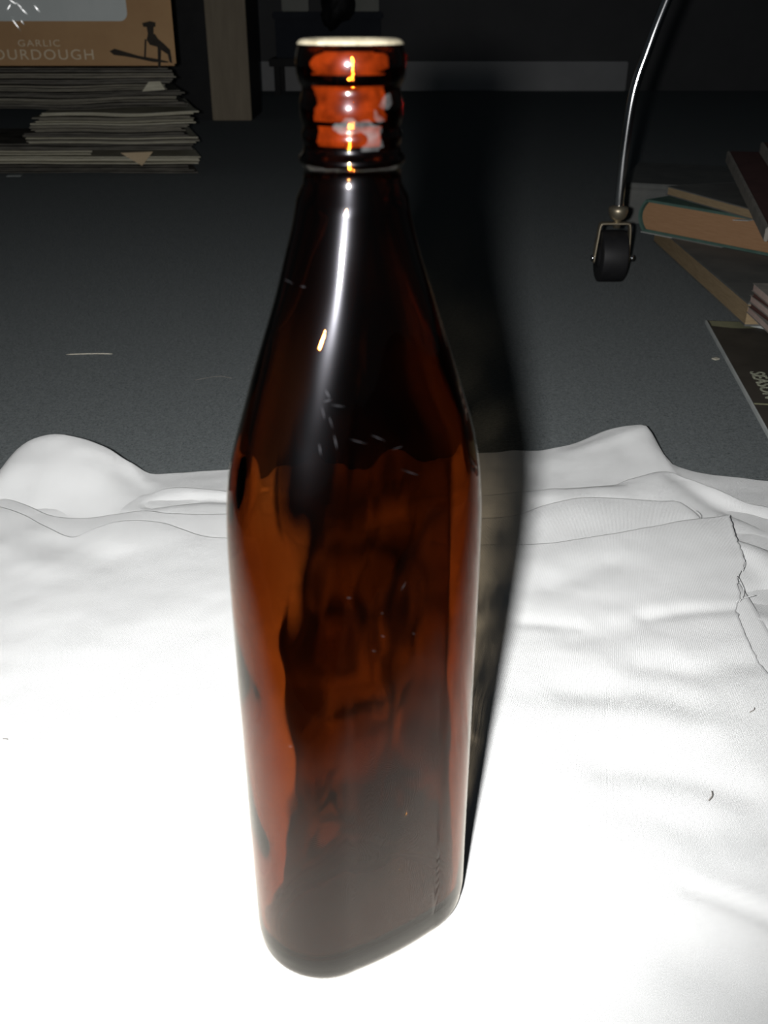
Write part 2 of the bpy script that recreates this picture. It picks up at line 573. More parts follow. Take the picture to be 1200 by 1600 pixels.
# top layer with the frayed raw edge on the right
fray_px = [(1137, 806), (1146, 835), (1160, 866), (1162, 880), (1152, 905), (1156, 930), (1150, 948), (1160, 980), (1174, 1012), (1192, 1040),
           (1215, 1075), (1260, 1150), (1330, 1280), (1420, 1450), (1500, 1700)]
fray = np.array([tuple(at(u, v, CLOTH_Z)) for u, v in fray_px])
fs = spline(fray, 500)
fs = fs[np.argsort(fs[:, 1])]
fray_n = fs[:, 0] + np.array([0.0012 * noise.noise(Vector((y * 260, 3, 0))) + 0.0007 * noise.noise(Vector((y * 900, 7, 0))) for y in fs[:, 1]])
xr_c = lambda y: np.interp(y, fs[:, 1], fray_n)
under_cloth(cloth_layer(
    'fold_layer', CLOTH_Z,
    [(-420, 810, .014), (-60, 778, .016), (0, 793, .017), (40, 806, .016), (75, 824, .015), (112, 837, .015), (150, 826, .016), (195, 815, .017), (250, 817, .016), (285, 828, .015),
     (325, 840, .014), (380, 842, .014), (500, 846, .014), (700, 850, .014), (800, 850, .014), (870, 847, .014), (930, 838, .0145), (1000, 827, .015),
     (1060, 816, .015), (1110, 809, .015), (1137, 805, .015), (1170, 800, .015)],
    cloth, -0.45, xr_c, 0.07, 420, 200, soft=0.035, noise_amp=0.0009, seed=4.0, right_edge=True,
    wrinkles=[([(1010, 962), (1075, 954), (1148, 950)], -0.0016, 0.006), ([(900, 995), (1010, 975)], -0.0012, 0.010),
              ([(820, 972), (900, 978)], -0.0012, 0.006), ([(860, 915), (950, 880)], -0.0016, 0.012),
              ([(1005, 1040), (1090, 1050), (1200, 1030)], -0.0016, 0.010),
              ([(900, 1075), (1010, 1085), (1070, 1105)], -0.0020, 0.014), ([(800, 1130), (960, 1120), (1100, 1130)], 0.0022, 0.016),
              ([(950, 1190), (1060, 1205), (1160, 1235)], -0.0024, 0.012), ([(1000, 1265), (1100, 1290), (1230, 1300)], -0.0020, 0.014),
              ([(1080, 1385), (1140, 1405), (1260, 1455)], -0.0014, 0.005), ([(1090, 1376), (1150, 1393), (1260, 1440)], 0.0008, 0.007),
              ([(1080, 1500), (1300, 1570)], -0.0012, 0.018), ([(1100, 1600), (1300, 1640)], 0.0010, 0.02),
              ([(80, 850), (170, 875)], -0.0016, 0.012), ([(0, 860), (60, 890)], 0.0016, 0.012)]))
# loose threads at the frayed edge
for k, pts in enumerate([[(1150, 940), (1160, 935), (1172, 932), (1180, 930)], [(1152, 900), (1161, 918), (1162, 930), (1155, 940)],
                         [(1160, 868), (1164, 880), (1160, 892)], [(1088, 798), (1095, 806), (1092, 815)]]):
    P = spline([tuple(at(u, v, CLOTH_Z + 0.0015)) for u, v in pts], 10)
    under_cloth(tube('thread', P, 0.00022, M_cloth, cloth, n=5))

# ------------------------------------------------------------------ amber bottle
AX = Vector((-0.0080, 0.2555))
ROT = math.radians(31)
K = 1.03
w_z = np.array([0, .004, .010, .05, .10, .15, .165, .175, .185, .195, .205, .215, .225, .235, .245, .255, .262, .268, .275])
w_w = np.array([.0352, .0366, .0372, .0372, .0372, .0371, .0370, .0366, .0356, .0336, .0306, .0275, .0244, .0211, .0180, .0152, .0139, .0131, .0126]) * K
b_b = np.array([.0222, .0237, .0243, .0243, .0243, .0243, .0242, .0239, .0232, .0222, .0210, .0197, .0184, .0171, .0158, .0143, .0135, .0129, .0126]) * 1.0


def smooth_interp(z, xs, ys):
    return float(np.interp(z, xs, ys))


def half_axes(z):
    w = np.mean([smooth_interp(z + dz, w_z, w_w) for dz in (-.004, -.002, 0, .002, .004)]) if z > .012 else smooth_interp(z, w_z, w_w)
    b = np.mean([smooth_interp(z + dz, w_z, b_b) for dz in (-.004, -.002, 0, .002, .004)]) if z > .012 else smooth_interp(z, w_z, b_b)
    b = min(b, w)
    a = max((w - b) / math.cos(ROT) + b, b)
    return a, b


NB = 160


def section(a, b, z, n=NB, grow=0.0):
    """rounded flask section: flat slightly bowed faces, round ends, evenly spaced points."""
    pts = []
    e = a - b                                            # half length of the flat face
    r = b
    flat = 2 * e
    arc = math.pi * r
    per = 2 * flat + 2 * arc
    for k in range(n):
        s = per * k / n
        if s < arc:
            q = -math.pi / 2 + s / r
            x, y = e + r * math.cos(q), r * math.sin(q)
        elif s < arc + flat:
            x, y = e - (s - arc), r
        elif s < 2 * arc + flat:
            q = math.pi / 2 + (s - arc - flat) / r
            x, y = -e + r * math.cos(q), r * math.sin(q)
        else:
            x, y = -e + (s - 2 * arc - flat), -r
        if e > 1e-5 and abs(x) < e:                      # bowed face
            y += math.copysign(0.0012 * (1 - (x / e) ** 2) * min(1, e / .02), y)
        pts.append((x, y, z))
    return pts


def wob(p, amp, s, seed):
    return amp * noise.fractal(Vector((p[0] * s, p[1] * s, p[2] * s * 0.6 + seed)), 1.0, 2.0, 2)


rings = []                                               # list of rings, outside from the foot upward
# pushed-up foot
for f_, z in ((0.30, .0030), (0.62, .0026), (0.84, .0012), (0.93, .0001), (0.975, .0005)):
    a, b = half_axes(0.002)
    rings.append(section(a * f_ if f_ > .9 else a - b * (1 - f_), b * f_, z))
for z in list(np.linspace(.002, .012, 6)) + list(np.linspace(.016, .262, 84)):
    a, b = half_axes(z)
    ring = section(a, b, z)
    out = []
    for (x, y, zz) in ring:
        l = math.hypot(x, y)
        k = (wob((x, y, zz), 0.00016, 40, 1.0) + wob((x, y, zz), 0.00004, 110, 9.0)) * (1 + 1.6 * min(1, max(0, (z - .17) / .02)))
        k *= min(1, max(0, (z - .01) / .02)) * min(1, max(0, (.262 - z) / .02))
        out.append((x + x / l * k, y + y / l * k, zz))
    rings.append(out)
# finish: neck ring, thread band, lip bead
finish = [(.0126, .2655), (.0124, .2680), (.0125, .2695), (.0130, .2700), (.0134, .2708), (.0134, .2718), (.0129, .2724), (.0123, .2732),
          (.0121, .2742), (.0123, .2752), (.0126, .2762), (.0126, .2772), (.0122, .2782), (.0121, .2788), (.0124, .2798), (.0127, .2814), (.0128, .2830), (.0127, .2846),
          (.0123, .2862), (.0121, .2872), (.0122, .2880), (.0128, .2890), (.0132, .2904), (.0134, .2920), (.0134, .2934), (.0132, .2950), (.0127, .2966), (.0120, .2976), (.0110, .2979)]
for r, z in finish:
    rings.append(section(r, r, z))
LIP_START = len(rings) - 4
# inside from the mouth downward
inner_prof = [(.0098, .2976), (.0090, .2966), (.0086, .2945), (.0084, .2900), (.0083, .2850), (.0082, .2780), (.0083, .2720), (.0086, .2680)]
for r, z in inner_prof:
    rings.append(section(r, r, z))
LIP_END = len(rings) - len(inner_prof) + 1
for z in np.linspace(.264, .012, 84):
    a, b = half_axes(z)
    th = 0.0036 + 0.0012 * max(0, (z - .2) / .06)
    a2, b2 = a - th, b - th
    ring = section(a2, b2, z)
    out = []
    for (x, y, zz) in ring:
        l = math.hypot(x, y)
        k = -(wob((x, y, zz), 0.0013, 26, 21.0) + wob((x, y, zz), 0.00045, 55, 33.0))
        k *= min(1, max(0, (.262 - z) / .03))
        if x > 0:
            k *= 1 - .7 * min(1, x / .012)
        k = max(-.0015, min(.0016, k))
        out.append((x + x / l * k, y + y / l * k, zz))
    rings.append(out)
a, b = half_axes(.012)
for f_, z in ((0.93, .0092), (0.80, .0076), (0.55, .0070), (0.25, .0074)):
    rings.append(section(a - .0036 - b * (1 - f_) * .8, (b - .0036) * f_, z))
bv, bf = [], []
for ring in rings:
    bv += ring
for i in range(len(rings) - 1):
    for k in range(NB):
        bf.append((i * NB + k, i * NB + (k + 1) % NB, (i + 1) * NB + (k + 1) % NB, (i + 1) * NB + k))
bv.append((0, 0, .0031))
c0 = len(bv) - 1
bv.append((0, 0, .0076))
c1 = len(bv) - 1
for k in range(NB):
    bf.append((c0, (k + 1) % NB, k))
    o_ = (len(rings) - 1) * NB
    bf.append((c1, o_ + k, o_ + (k + 1) % NB))
bottle = mesh_obj('glass_bottle', bv, bf, M_glass, smooth=True)
bottle.location = (AX.x, AX.y, CLOTH_Z + 0.0002)
bottle.rotation_euler = (0, 0, ROT)
tag(bottle, 'empty amber glass flask bottle standing upright on white cloth', 'bottle')
bottle.cycles.is_caustics_caster = True
for o in list(cloth.children) + [fl_o]:
    o.cycles.is_caustics_receiver = True
# worn pale ring on the mouth
prof = [(.0129, .2970), (.0126, .29745), (.0121, .2979), (.0110, .2982), (.0099, .2979), (.0091, .2969)]
v_, f_ = [], []
for r, z in prof:
    v_ += [(r * math.cos(2 * math.pi * k / 64), r * math.sin(2 * math.pi * k / 64), z + .00015) for k in range(64)]
for i in range(len(prof) - 1):
    for k in range(64):
        f_.append((i * 64 + k, i * 64 + (k + 1) % 64, (i + 1) * 64 + (k + 1) % 64, (i + 1) * 64 + k))
lip = mesh_obj('worn_lip', v_, f_, M_lip, bottle, smooth=True)
lip['label'] = 'pale worn mouth rim of the bottle'
# grey flaking residue on the neck finish, a thin crust following the glass
v_, f_ = [], []
NA, NZ = 60, 60
keep = {}
for j in range(NZ):
    z = .2742 + (.2885 - .2742) * j / (NZ - 1)
    r = float(np.interp(z, [q[1] for q in finish], [q[0] for q in finish])) + .00018
    for i in range(NA):
        q = math.radians(-118 + 84 * i / (NA - 1)) - ROT    # angle around the neck, towards the viewer's right
        keep[(i, j)] = len(v_)
        v_.append((r * math.cos(q), r * math.sin(q), z))
for j in range(NZ - 1):
    for i in range(NA - 1):
        s, t = i / NA, j / NZ
        blob = max(math.exp(-(((s - .62) / .20) ** 2 + ((t - .22) / .32) ** 2)), math.exp(-(((s - .82) / .13) ** 2 + ((t - .72) / .17) ** 2)),
                   math.exp(-(((s - .30) / .22) ** 2 + ((t - .36) / .13) ** 2)))
        if blob + 0.55 * noise.noise(Vector((s * 7, t * 7, 2))) > 0.52:
            f_.append((keep[(i, j)], keep[(i + 1, j)], keep[(i + 1, j + 1)], keep[(i, j + 1)]))
res = mesh_obj('residue', v_, f_, M_residue, bottle, smooth=True)
res['label'] = 'grey flaking residue on the bottle neck'

# scuffs and flecks on the glass
from mathutils.bvhtree import BVHTree
bvh = BVHTree.FromPolygons([Vector(p) for p in bv], bf)
to_local = (Matrix.Translation(bottle.location) @ Matrix.Rotation(ROT, 4, 'Z')).inverted()
v_, f_ = [], []
for u, v, du, dv, wpx in [(630, 916, 9, -16, 3), (454, 1166, 7, 0, 7), (545, 934, 8, 1, 3), (597, 958, 5, 1, 3), (646, 990, 4, 2, 4), (598, 994, 7, 3, 3), (584, 1017, 7, 2, 3),
                          (655, 1201, 7, -2, 4), (512, 626, 14, -4, 4), (528, 634, 22, 3, 4), (505, 645, 5, 22, 4), (517, 660, 6, 20, 4), (524, 690, 5, 24, 4), (512, 616, 8, 16, 5),
                          (500, 702, 3, 20, 4), (452, 440, 14, 8, 3), (474, 448, 8, 2, 4), (560, 690, 30, 8, 2), (590, 684, 24, 10, 2), (620, 700, 18, -6, 2), (640, 738, 30, 10, 2)]:
    dvec = Vector((du, dv)).normalized()
    nv = Vector((-dvec.y, dvec.x))
    quad = []
    for a_, b_ in ((-.5, 0), (0, -.5), (.5, 0), (0, .5)):
        uu = u + du * a_ + nv.x * wpx * .6 * b_
        vv = v + dv * a_ + nv.y * wpx * .6 * b_
        o_l = to_local @ Vector((0, 0, CAM_Z))
        d_l = (to_local.to_3x3() @ ray(uu, vv)).normalized()
        hit = bvh.ray_cast(o_l, d_l)
        if hit[0] is None:
            quad = []
            break
        quad.append(hit[0] + hit[1] * (1 if hit[1].dot(d_l) < 0 else -1) * .00012)
    if quad:
        f_.append(tuple(range(len(v_), len(v_) + 4)))
        v_ += quad
sc_ = mesh_obj('scuff_marks', v_, f_, M_scuff, bottle)
sc_['label'] = 'small pale scuffs and flecks on the amber glass'
sc_['kind'] = 'stuff'

# thin orange film on the neck finish: flash glow inside the glass, painted on
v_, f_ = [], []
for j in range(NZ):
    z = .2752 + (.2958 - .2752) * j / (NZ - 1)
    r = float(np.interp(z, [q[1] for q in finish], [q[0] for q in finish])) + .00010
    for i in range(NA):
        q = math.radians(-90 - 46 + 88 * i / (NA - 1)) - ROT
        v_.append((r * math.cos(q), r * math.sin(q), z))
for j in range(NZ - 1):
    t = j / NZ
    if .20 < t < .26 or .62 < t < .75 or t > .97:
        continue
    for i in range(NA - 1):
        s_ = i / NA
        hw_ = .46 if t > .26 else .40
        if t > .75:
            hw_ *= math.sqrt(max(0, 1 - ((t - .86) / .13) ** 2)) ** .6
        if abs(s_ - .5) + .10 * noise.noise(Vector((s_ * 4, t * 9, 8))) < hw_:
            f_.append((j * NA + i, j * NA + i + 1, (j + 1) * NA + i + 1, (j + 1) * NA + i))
st = mesh_obj('painted_glow', v_, f_, M_painted_glow, bottle, smooth=True)
st['label'] = 'orange-red painted glow of flash light in the bottle neck'

# ------------------------------------------------------------------ chrome leg on a castor
leg = empty('castor_leg', (0.302, 1.270, 0))
tag(leg, 'curved chrome tube leg standing on a black castor wheel', 'furniture leg')
LX, LY = 0.302, 1.270


def under_leg(o):
    o.matrix_parent_inverse = Matrix.Translation((-LX, -LY, 0))
    return o


tp = [aty(u, v, LY) for u, v in ((966.5, 326), (970, 290), (976, 235), (982, 190), (989, 150), (998, 117), (1010, 84), (1026, 40), (1042, 0), (1062, -50), (1082, -100), (1100, -150))]
under_leg(tube('tube', spline(tp, 60), 0.0062, M_chrome, leg, n=20))
cx = tp[0].x
zc = tp[0].z
o = lathe('collar', [(.0062, zc + .004), (.0120, zc + .002), (.0125, zc - .003), (.0105, zc - .010), (.0080, zc - .013), (.0050, zc - .014), (.0045, zc - .024)], M_brass, leg, n=24)
o.location = (cx - LX, 0, 0)
# fork: a bent strap over the wheel
zf = zc - .0185
WR = 0.0330
fx = -0.004
fork_pts = [(-.0232, -.008), (-.0222, .006), (-.0205, .024), (-.0190, zf - WR - .003), (-.0160, zf - WR), (0, zf - WR), (.0160, zf - WR), (.0190, zf - WR - .003), (.0205, .024), (.0212, .006), (.0218, -.008)]
fp = [(x + fx, 0, z + WR) for x, z in fork_pts]
o = tube('fork', spline(fp, 50), 0.0020, M_brass, leg, n=8)
for v in o.data.vertices:
    v.co.y *= 3.2
o.location = (0, 0, 0)
wv = [(.004, -.0165), (.0315, -.0165), (.0326, -.0155), (WR, -.0140), (WR, .0140), (.0326, .0155), (.0315, .0165), (.004, .0165)]
wheel = lathe('wheel', wv, M_black, leg, n=48, axis='X')
wheel.location = (fx - .001, 0, WR)
hub = lathe('hub', [(.0150, -.0175), (.0150, .0175)], M_black, wheel, n=24, axis='X')
for sx in (-1, 1):
    o = lathe('axle_bolt', [(.0030, 0), (.0042, .001), (.0042, .003), (.0030, .0042)], M_chrome, leg, n=10, axis='X')
    o.location = (fx + sx * .0236, -.004, WR - .002)
    o.scale.x = sx

# ------------------------------------------------------------------ books and papers at the right
def slab(name, origin, ux, uy, w, d, t, m, parent=None, bev=0.0, uz=None):
    """box with its near-left-bottom corner at origin; ux, uy are its edge directions."""
    ux = Vector(ux).normalized()
    uy = Vector(uy)
    uy = (uy - ux * uy.dot(ux)).normalized()
    uz = ux.cross(uy)
    bm = bmesh.new()
    add_box(bm, 0, w, 0, d, 0, t, bev)
    mtx = Matrix((ux, uy, uz)).transposed().to_4x4()
    bmesh.ops.transform(bm, matrix=mtx, verts=bm.verts)
    o = bm_obj(name, bm, m, parent)
    o.location = origin
    return o


def book(name, origin, ux, uy, w, d, t, cover, pages, label, cover_t=0.003, over=0.004, spine_round=0.0, group=None, cat='book', spine='x'):
    """book with its spine on the low-ux side; origin is the near corner of the bottom board at the spine."""
    ux = Vector(ux).normalized()
    uy = Vector(uy)
    uy = (uy - ux * uy.dot(ux)).normalized()
    uz = ux.cross(uy)
    mtx = Matrix((ux, uy, uz)).transposed().to_4x4()
    root = empty(name, origin)
    root.rotation_euler = mtx.to_euler()
    tag(root, label, cat, group)
    bm = bmesh.new()
    # text block with a rounded back edge
    prof = []
    n = 8
    zt0, zt1 = cover_t, t - cover_t
    for k in range(n + 1):
        q = k / n
        bulge = spine_round * (1 - (2 * q - 1) ** 2)
        prof.append((cover_t * 0.6 - bulge * 0.9 + 0.002, zt0 + (zt1 - zt0) * q))
    pl = [(x, z) for x, z in prof] + [(w - over, zt1), (w - over - .003 * bool(spine_round), (zt0 + zt1) / 2), (w - over, zt0)]
    a_ = [bm.verts.new((x, over, z)) for x, z in pl]
    b_ = [bm.verts.new((x, d - over, z)) for x, z in pl]
    bm.faces.new(a_)
    bm.faces.new(list(reversed(b_)))
    for i in range(len(pl)):
        j = (i + 1) % len(pl)
        bm.faces.new((a_[i], b_[i], b_[j], a_[j]))
    bm_obj('pages', bm, pages, root)
    for z0 in (0, t - cover_t):
        bm = bmesh.new()
        add_box(bm, 0, w, 0, d, z0, z0 + cover_t, cover_t * 0.35)
        bm_obj('cover_board', bm, cover, root)
    # spine: curved strip
    n = 14
    v, f = [], []
    for k in range(n + 1):
        q = k / n
        bulge = spine_round * (1 - (2 * q - 1) ** 2)
        for y in (0, d):
            v.append((-bulge, y, t * q))
            v.append((-bulge + cover_t * .8, y, cover_t * .5 + (t - cover_t) * q))
    for k in range(n):
        a0 = 4 * k
        b0 = 4 * (k + 1)
        f += [(a0, b0, b0 + 2, a0 + 2), (a0 + 1, a0 + 3, b0 + 3, b0 + 1), (a0, a0 + 1, b0 + 1, b0), (a0 + 2, b0 + 2, b0 + 3, a0 + 3)]
    mesh_obj('spine', v, f, cover, root, smooth=False)
    return root


# magazine flat on the carpet
mg_u = Vector((.99, -.138, 0)).normalized()              # across the cover, to the right
mg_v = Vector((.138, .99, 0)).normalized()               # up the cover, away from the camera
mg_corner = at(1103, 500, .004)
mag_o = mg_corner - mg_v * .40
mag = empty('magazine', (mag_o.x, mag_o.y, 0))
mag.rotation_euler = (0, 0, math.atan2(mg_u.y, mg_u.x))
tag(mag, 'dark magazine with SEASON lettering lying flat on the carpet by the books', 'magazine')
box('pages', -.0006, .285, 0, .40, 0.0002, .0036, M_palepaper, mag)
box('cover', .0012, .285, 0, .399, .0036, .0040, M_mag, mag)
pv = [(.003, .397, .0042), (.055, .397, .0042)] + [(.055 - .052 * q, .397 - .020 - .006 * math.sin(math.pi * q), .0042) for q in (0, .2, .4, .6, .8, 1)]
o = mesh_obj('cover_picture', pv, [tuple(range(len(pv)))], M_magpic, mag)
o['label'] = 'pale picture at the top of the magazine cover'
o = box('cover_line', .0015, .28, .132, .1345, .0040, .0043, M_magpic, mag)
o = box('cover_picture', .016, .28, .02, .126, .0040, .0043, M_magpic, mag)
loc = Matrix.Rotation(-math.atan2(mg_u.y, mg_u.x), 3, 'Z') @ (at(1171, 580, .0043) - Vector((mag_o.x, mag_o.y, 0)))
text_obj('lettering', 'SEASON', .020, M_maglet, mag, (loc.x, loc.y, .0043), (0, 0, -math.pi / 2), spacing=1.04, xscale=1.0, bold=.00022)

# pale booklet that sticks out over the magazine
o = empty('booklet', at(1164, 503, .008))
o.rotation_euler = (0, 0, math.radians(-43))
tag(o, 'pale blue-grey booklet jutting out over the dark magazine', 'booklet')
box('cover', 0, .22, 0, .16, -.0036, -.0028, M_palepaper, o)
box('pages', .002, .219, .001, .159, -.0028, .0006, M_palepaper, o)
box('cover', 0, .22, 0, .16, .0006, .0014, M_palepaper, o)

# large album with tan page edges, grey cover
album = book('album', (.664, 1.462, .0100), (-1, .02, 0), (-.02, -1, 0), .26, .438, .026, M_grey, M_pagetan,
             'large flat album with tan page edges under the green book', cover_t=.0022, over=.001)
# maroon and pink booklets on the album's near end
bz = .0365
pA, pB = at(1166, 488, .0365), at(1206, 522, .0365)
pd = (pB - pA).normalized()
ang = math.atan2(pd.y, pd.x)
for k, (u, dz, m1, lab) in enumerate([
        (.000, .007, M_pink, 'lowest pinkish booklet in the small pile on the album'),
        (.006, .005, M_maroon, 'thin maroon booklet just above the lowest pinkish one on the album'),
        (.002, .007, M_pink, 'middle pinkish booklet in the small pile on the album'),
        (.008, .005, M_maroon, 'upper thin maroon booklet in the small pile on the album'),
        (.004, .008, M_pink, 'topmost pinkish booklet of the small pile beside the green book')]):
    r = empty('booklet', pA + pd * u + Vector((0, 0, bz - .0365)))
    r.rotation_euler = (0, 0, ang + math.radians((-2, 2, 0, 3, -2)[k]))
    tag(r, lab, 'booklet', 'booklets piled on the album')
    box('pages', .001, .149, .001, .079, .0006, dz - .0006, m1, r)
    box('cover', 0, .15, 0, .08, 0, .0006, M_maroon if k % 2 else M_greyboard, r)
    box('cover', 0, .15, 0, .08, dz - .0006, dz - .0001, M_maroon if k % 2 else M_greyboard, r)
    bz += dz

# the thick green cloth book
gdir = Vector((.616, -.788, 0))
gorg = Vector((.372, 1.414, .0362))
green = book('hardback_book', gorg, gdir, (.788, .616, 0), .225, .26, .044, M_bookgreen, M_pagebrown,
             'thick green cloth hardback with brown page edges lying on the album', cover_t=.0034, over=.003, spine_round=.010)
# pale strip of torn paper under the green book
o = slab('paper_strip', gorg + Vector((0, 0, -.0008)) - Vector((.788, .616, 0)) * .0035, gdir, (.788, .616, 0), .135, .05, .0007, M_palepaper)
tag(o, 'pale paper sheet showing under the lower edge of the green hardback', 'paper')
# thin tan edged book on top
A = at(1042, 290, .094)
tdir = (at(1195, 332, .094) - A).normalized()
thin = book('thin_book', A + Vector((0, 0, -.013)), tdir, (-tdir.y, tdir.x, 0), .24, .20, .0125, M_grey, M_pagetan,
            'thin grey-covered book with tan page edges on top of the green hardback', cover_t=.0015, over=.001)
bm = bmesh.new()
bmesh.ops.create_circle(bm, cap_ends=True, radius=.012, segments=14)
lp = thin.matrix_world
o = bm_obj('sticker', bm, M_yellow, thin)
o.location = (.085, .10, .0128)
o.scale = (1.0, 1.5, 1)
# paper scraps between green and thin book
for k, (u, v, z, r_, lab) in enumerate([(1075, 307, .0810, 40, 'small pale paper scrap by the spine on the green hardback'),
                                        (1160, 344, .0810, 10, 'small pale paper scrap on the right of the green hardback')]):
    p = at(u, v, z)
    o = mesh_obj('paper_scrap', [(-.012, 0, 0), (.006, -.004, .0004), (.014, .003, .0006), (-.004, .005, .0003), (-.012, 0, -.0005), (.006, -.004, -.0001), (.014, .003, 0), (-.004, .005, -.0003)],
                 [(0, 1, 2, 3), (7, 6, 5, 4), (0, 4, 5, 1), (1, 5, 6, 2), (2, 6, 7, 3), (3, 7, 4, 0)], M_palepaper)
    o.location = p
    o.rotation_euler = (0, 0, math.radians(-r_))
    tag(o, lab, 'paper scrap')
# grey box file behind
gl = at(998, 253, .065)
gr = at(1190, 262, .065)
gd = (gr - gl).normalized()
gn = Vector((gd.y, -gd.x, 0))
bf_ = empty('box_file', Vector((gl.x, gl.y, 0)) + gn * .26, (0, 0, math.atan2(gd.y, gd.x)))
tag(bf_, 'low dark grey box file behind the green hardback', 'box file')
box('body', 0, .36, 0, .26, 0, .056, M_grey, bf_, bev=.002)
box('lid', -.001, .361, -.001, .261, .0565, .065, M_grey, bf_, bev=.002)
# two dark red books leaning at the edge of the frame
p0, p1 = at(1204, 356, .112), aty(1141, 236, 1.47)
e1 = (p1 - p0)
L0 = e1.length
e1.normalize()
ex = Vector((e1.y, -e1.x, 0)).normalized()
nrm = ex.cross(e1)
for k, (p0, L, lab) in enumerate([(p0, L0, 'dark red book with grey spine sloping over the thin tan-edged book'),
                                  (p0 + ex * .042 + nrm * .0158 + e1 * .02, L0 - .035, 'upper dark red book at the right edge of the photo')]):
    root = empty('red_book', p0)
    root.rotation_euler = Matrix((ex, e1, nrm)).transposed().to_euler()
    tag(root, lab, 'book', 'dark red books on the pile')
    wd = .20
    box('cover_board', 0, wd, 0, L, -.0025, 0, M_redbook, root, bev=.0006)
    box('pages', .003, wd, .003, L - .003, -.0125, -.0027, M_greyboard, root)
    box('cover_board', 0, wd, 0, L, -.0152, -.0127, M_redbook, root, bev=.0006)
    box('spine', -.0045, -.0002, 0, L, -.0150, 0, M_greyboard, root, bev=.001)

# ------------------------------------------------------------------ stack of papers and the bread carton at the left
SY = 2.225
words = ['lowest', 'second', 'third', 'fourth', 'fifth', 'sixth', 'seventh', 'eighth', 'ninth', 'tenth', 'eleventh', 'twelfth', 'thirteenth',
         'fourteenth', 'fifteenth', 'sixteenth', 'seventeenth', 'eighteenth', 'nineteenth', 'topmost']
layers = [(272, 265, -110, 312, 'd'), (265, 258, -120, 302, 'd'), (258, 250, -100, 314, 'p'), (250, 243, -130, 316, 'p'), (243, 235, -110, 150, 'p'),
          (235, 224, -120, 303, 'd'), (224, 214, 34, 313, 'p'), (214, 206, 28, 296, 'd'), (206, 199, 40, 292, 'm'), (199, 193, 45, 300, 'm'),
          (193, 187, 42, 309, 'p'), (187, 180, 48, 303, 'm'), (180, 173, 58, 311, 'p'), (169, 160, -120, 296, 'd'), (160, 151, -130, 284, 'm'),
          (151, 142, -120, 290, 'd'), (142, 132, -110, 262, 'm'), (132, 123, -120, 272, 'd'), (123, 114, -110, 277, 'm'), (114, 106, -120, 270, 'd')]
mats = {'d': M_paper_d, 'm': M_paper_m, 'p': M_paper}
kinds = {'d': 'dark printed', 'm': 'grey', 'p': 'pale-edged'}
zfloor = 0.0
scale_v = aty(300, 106, SY).z / (272 - 106)
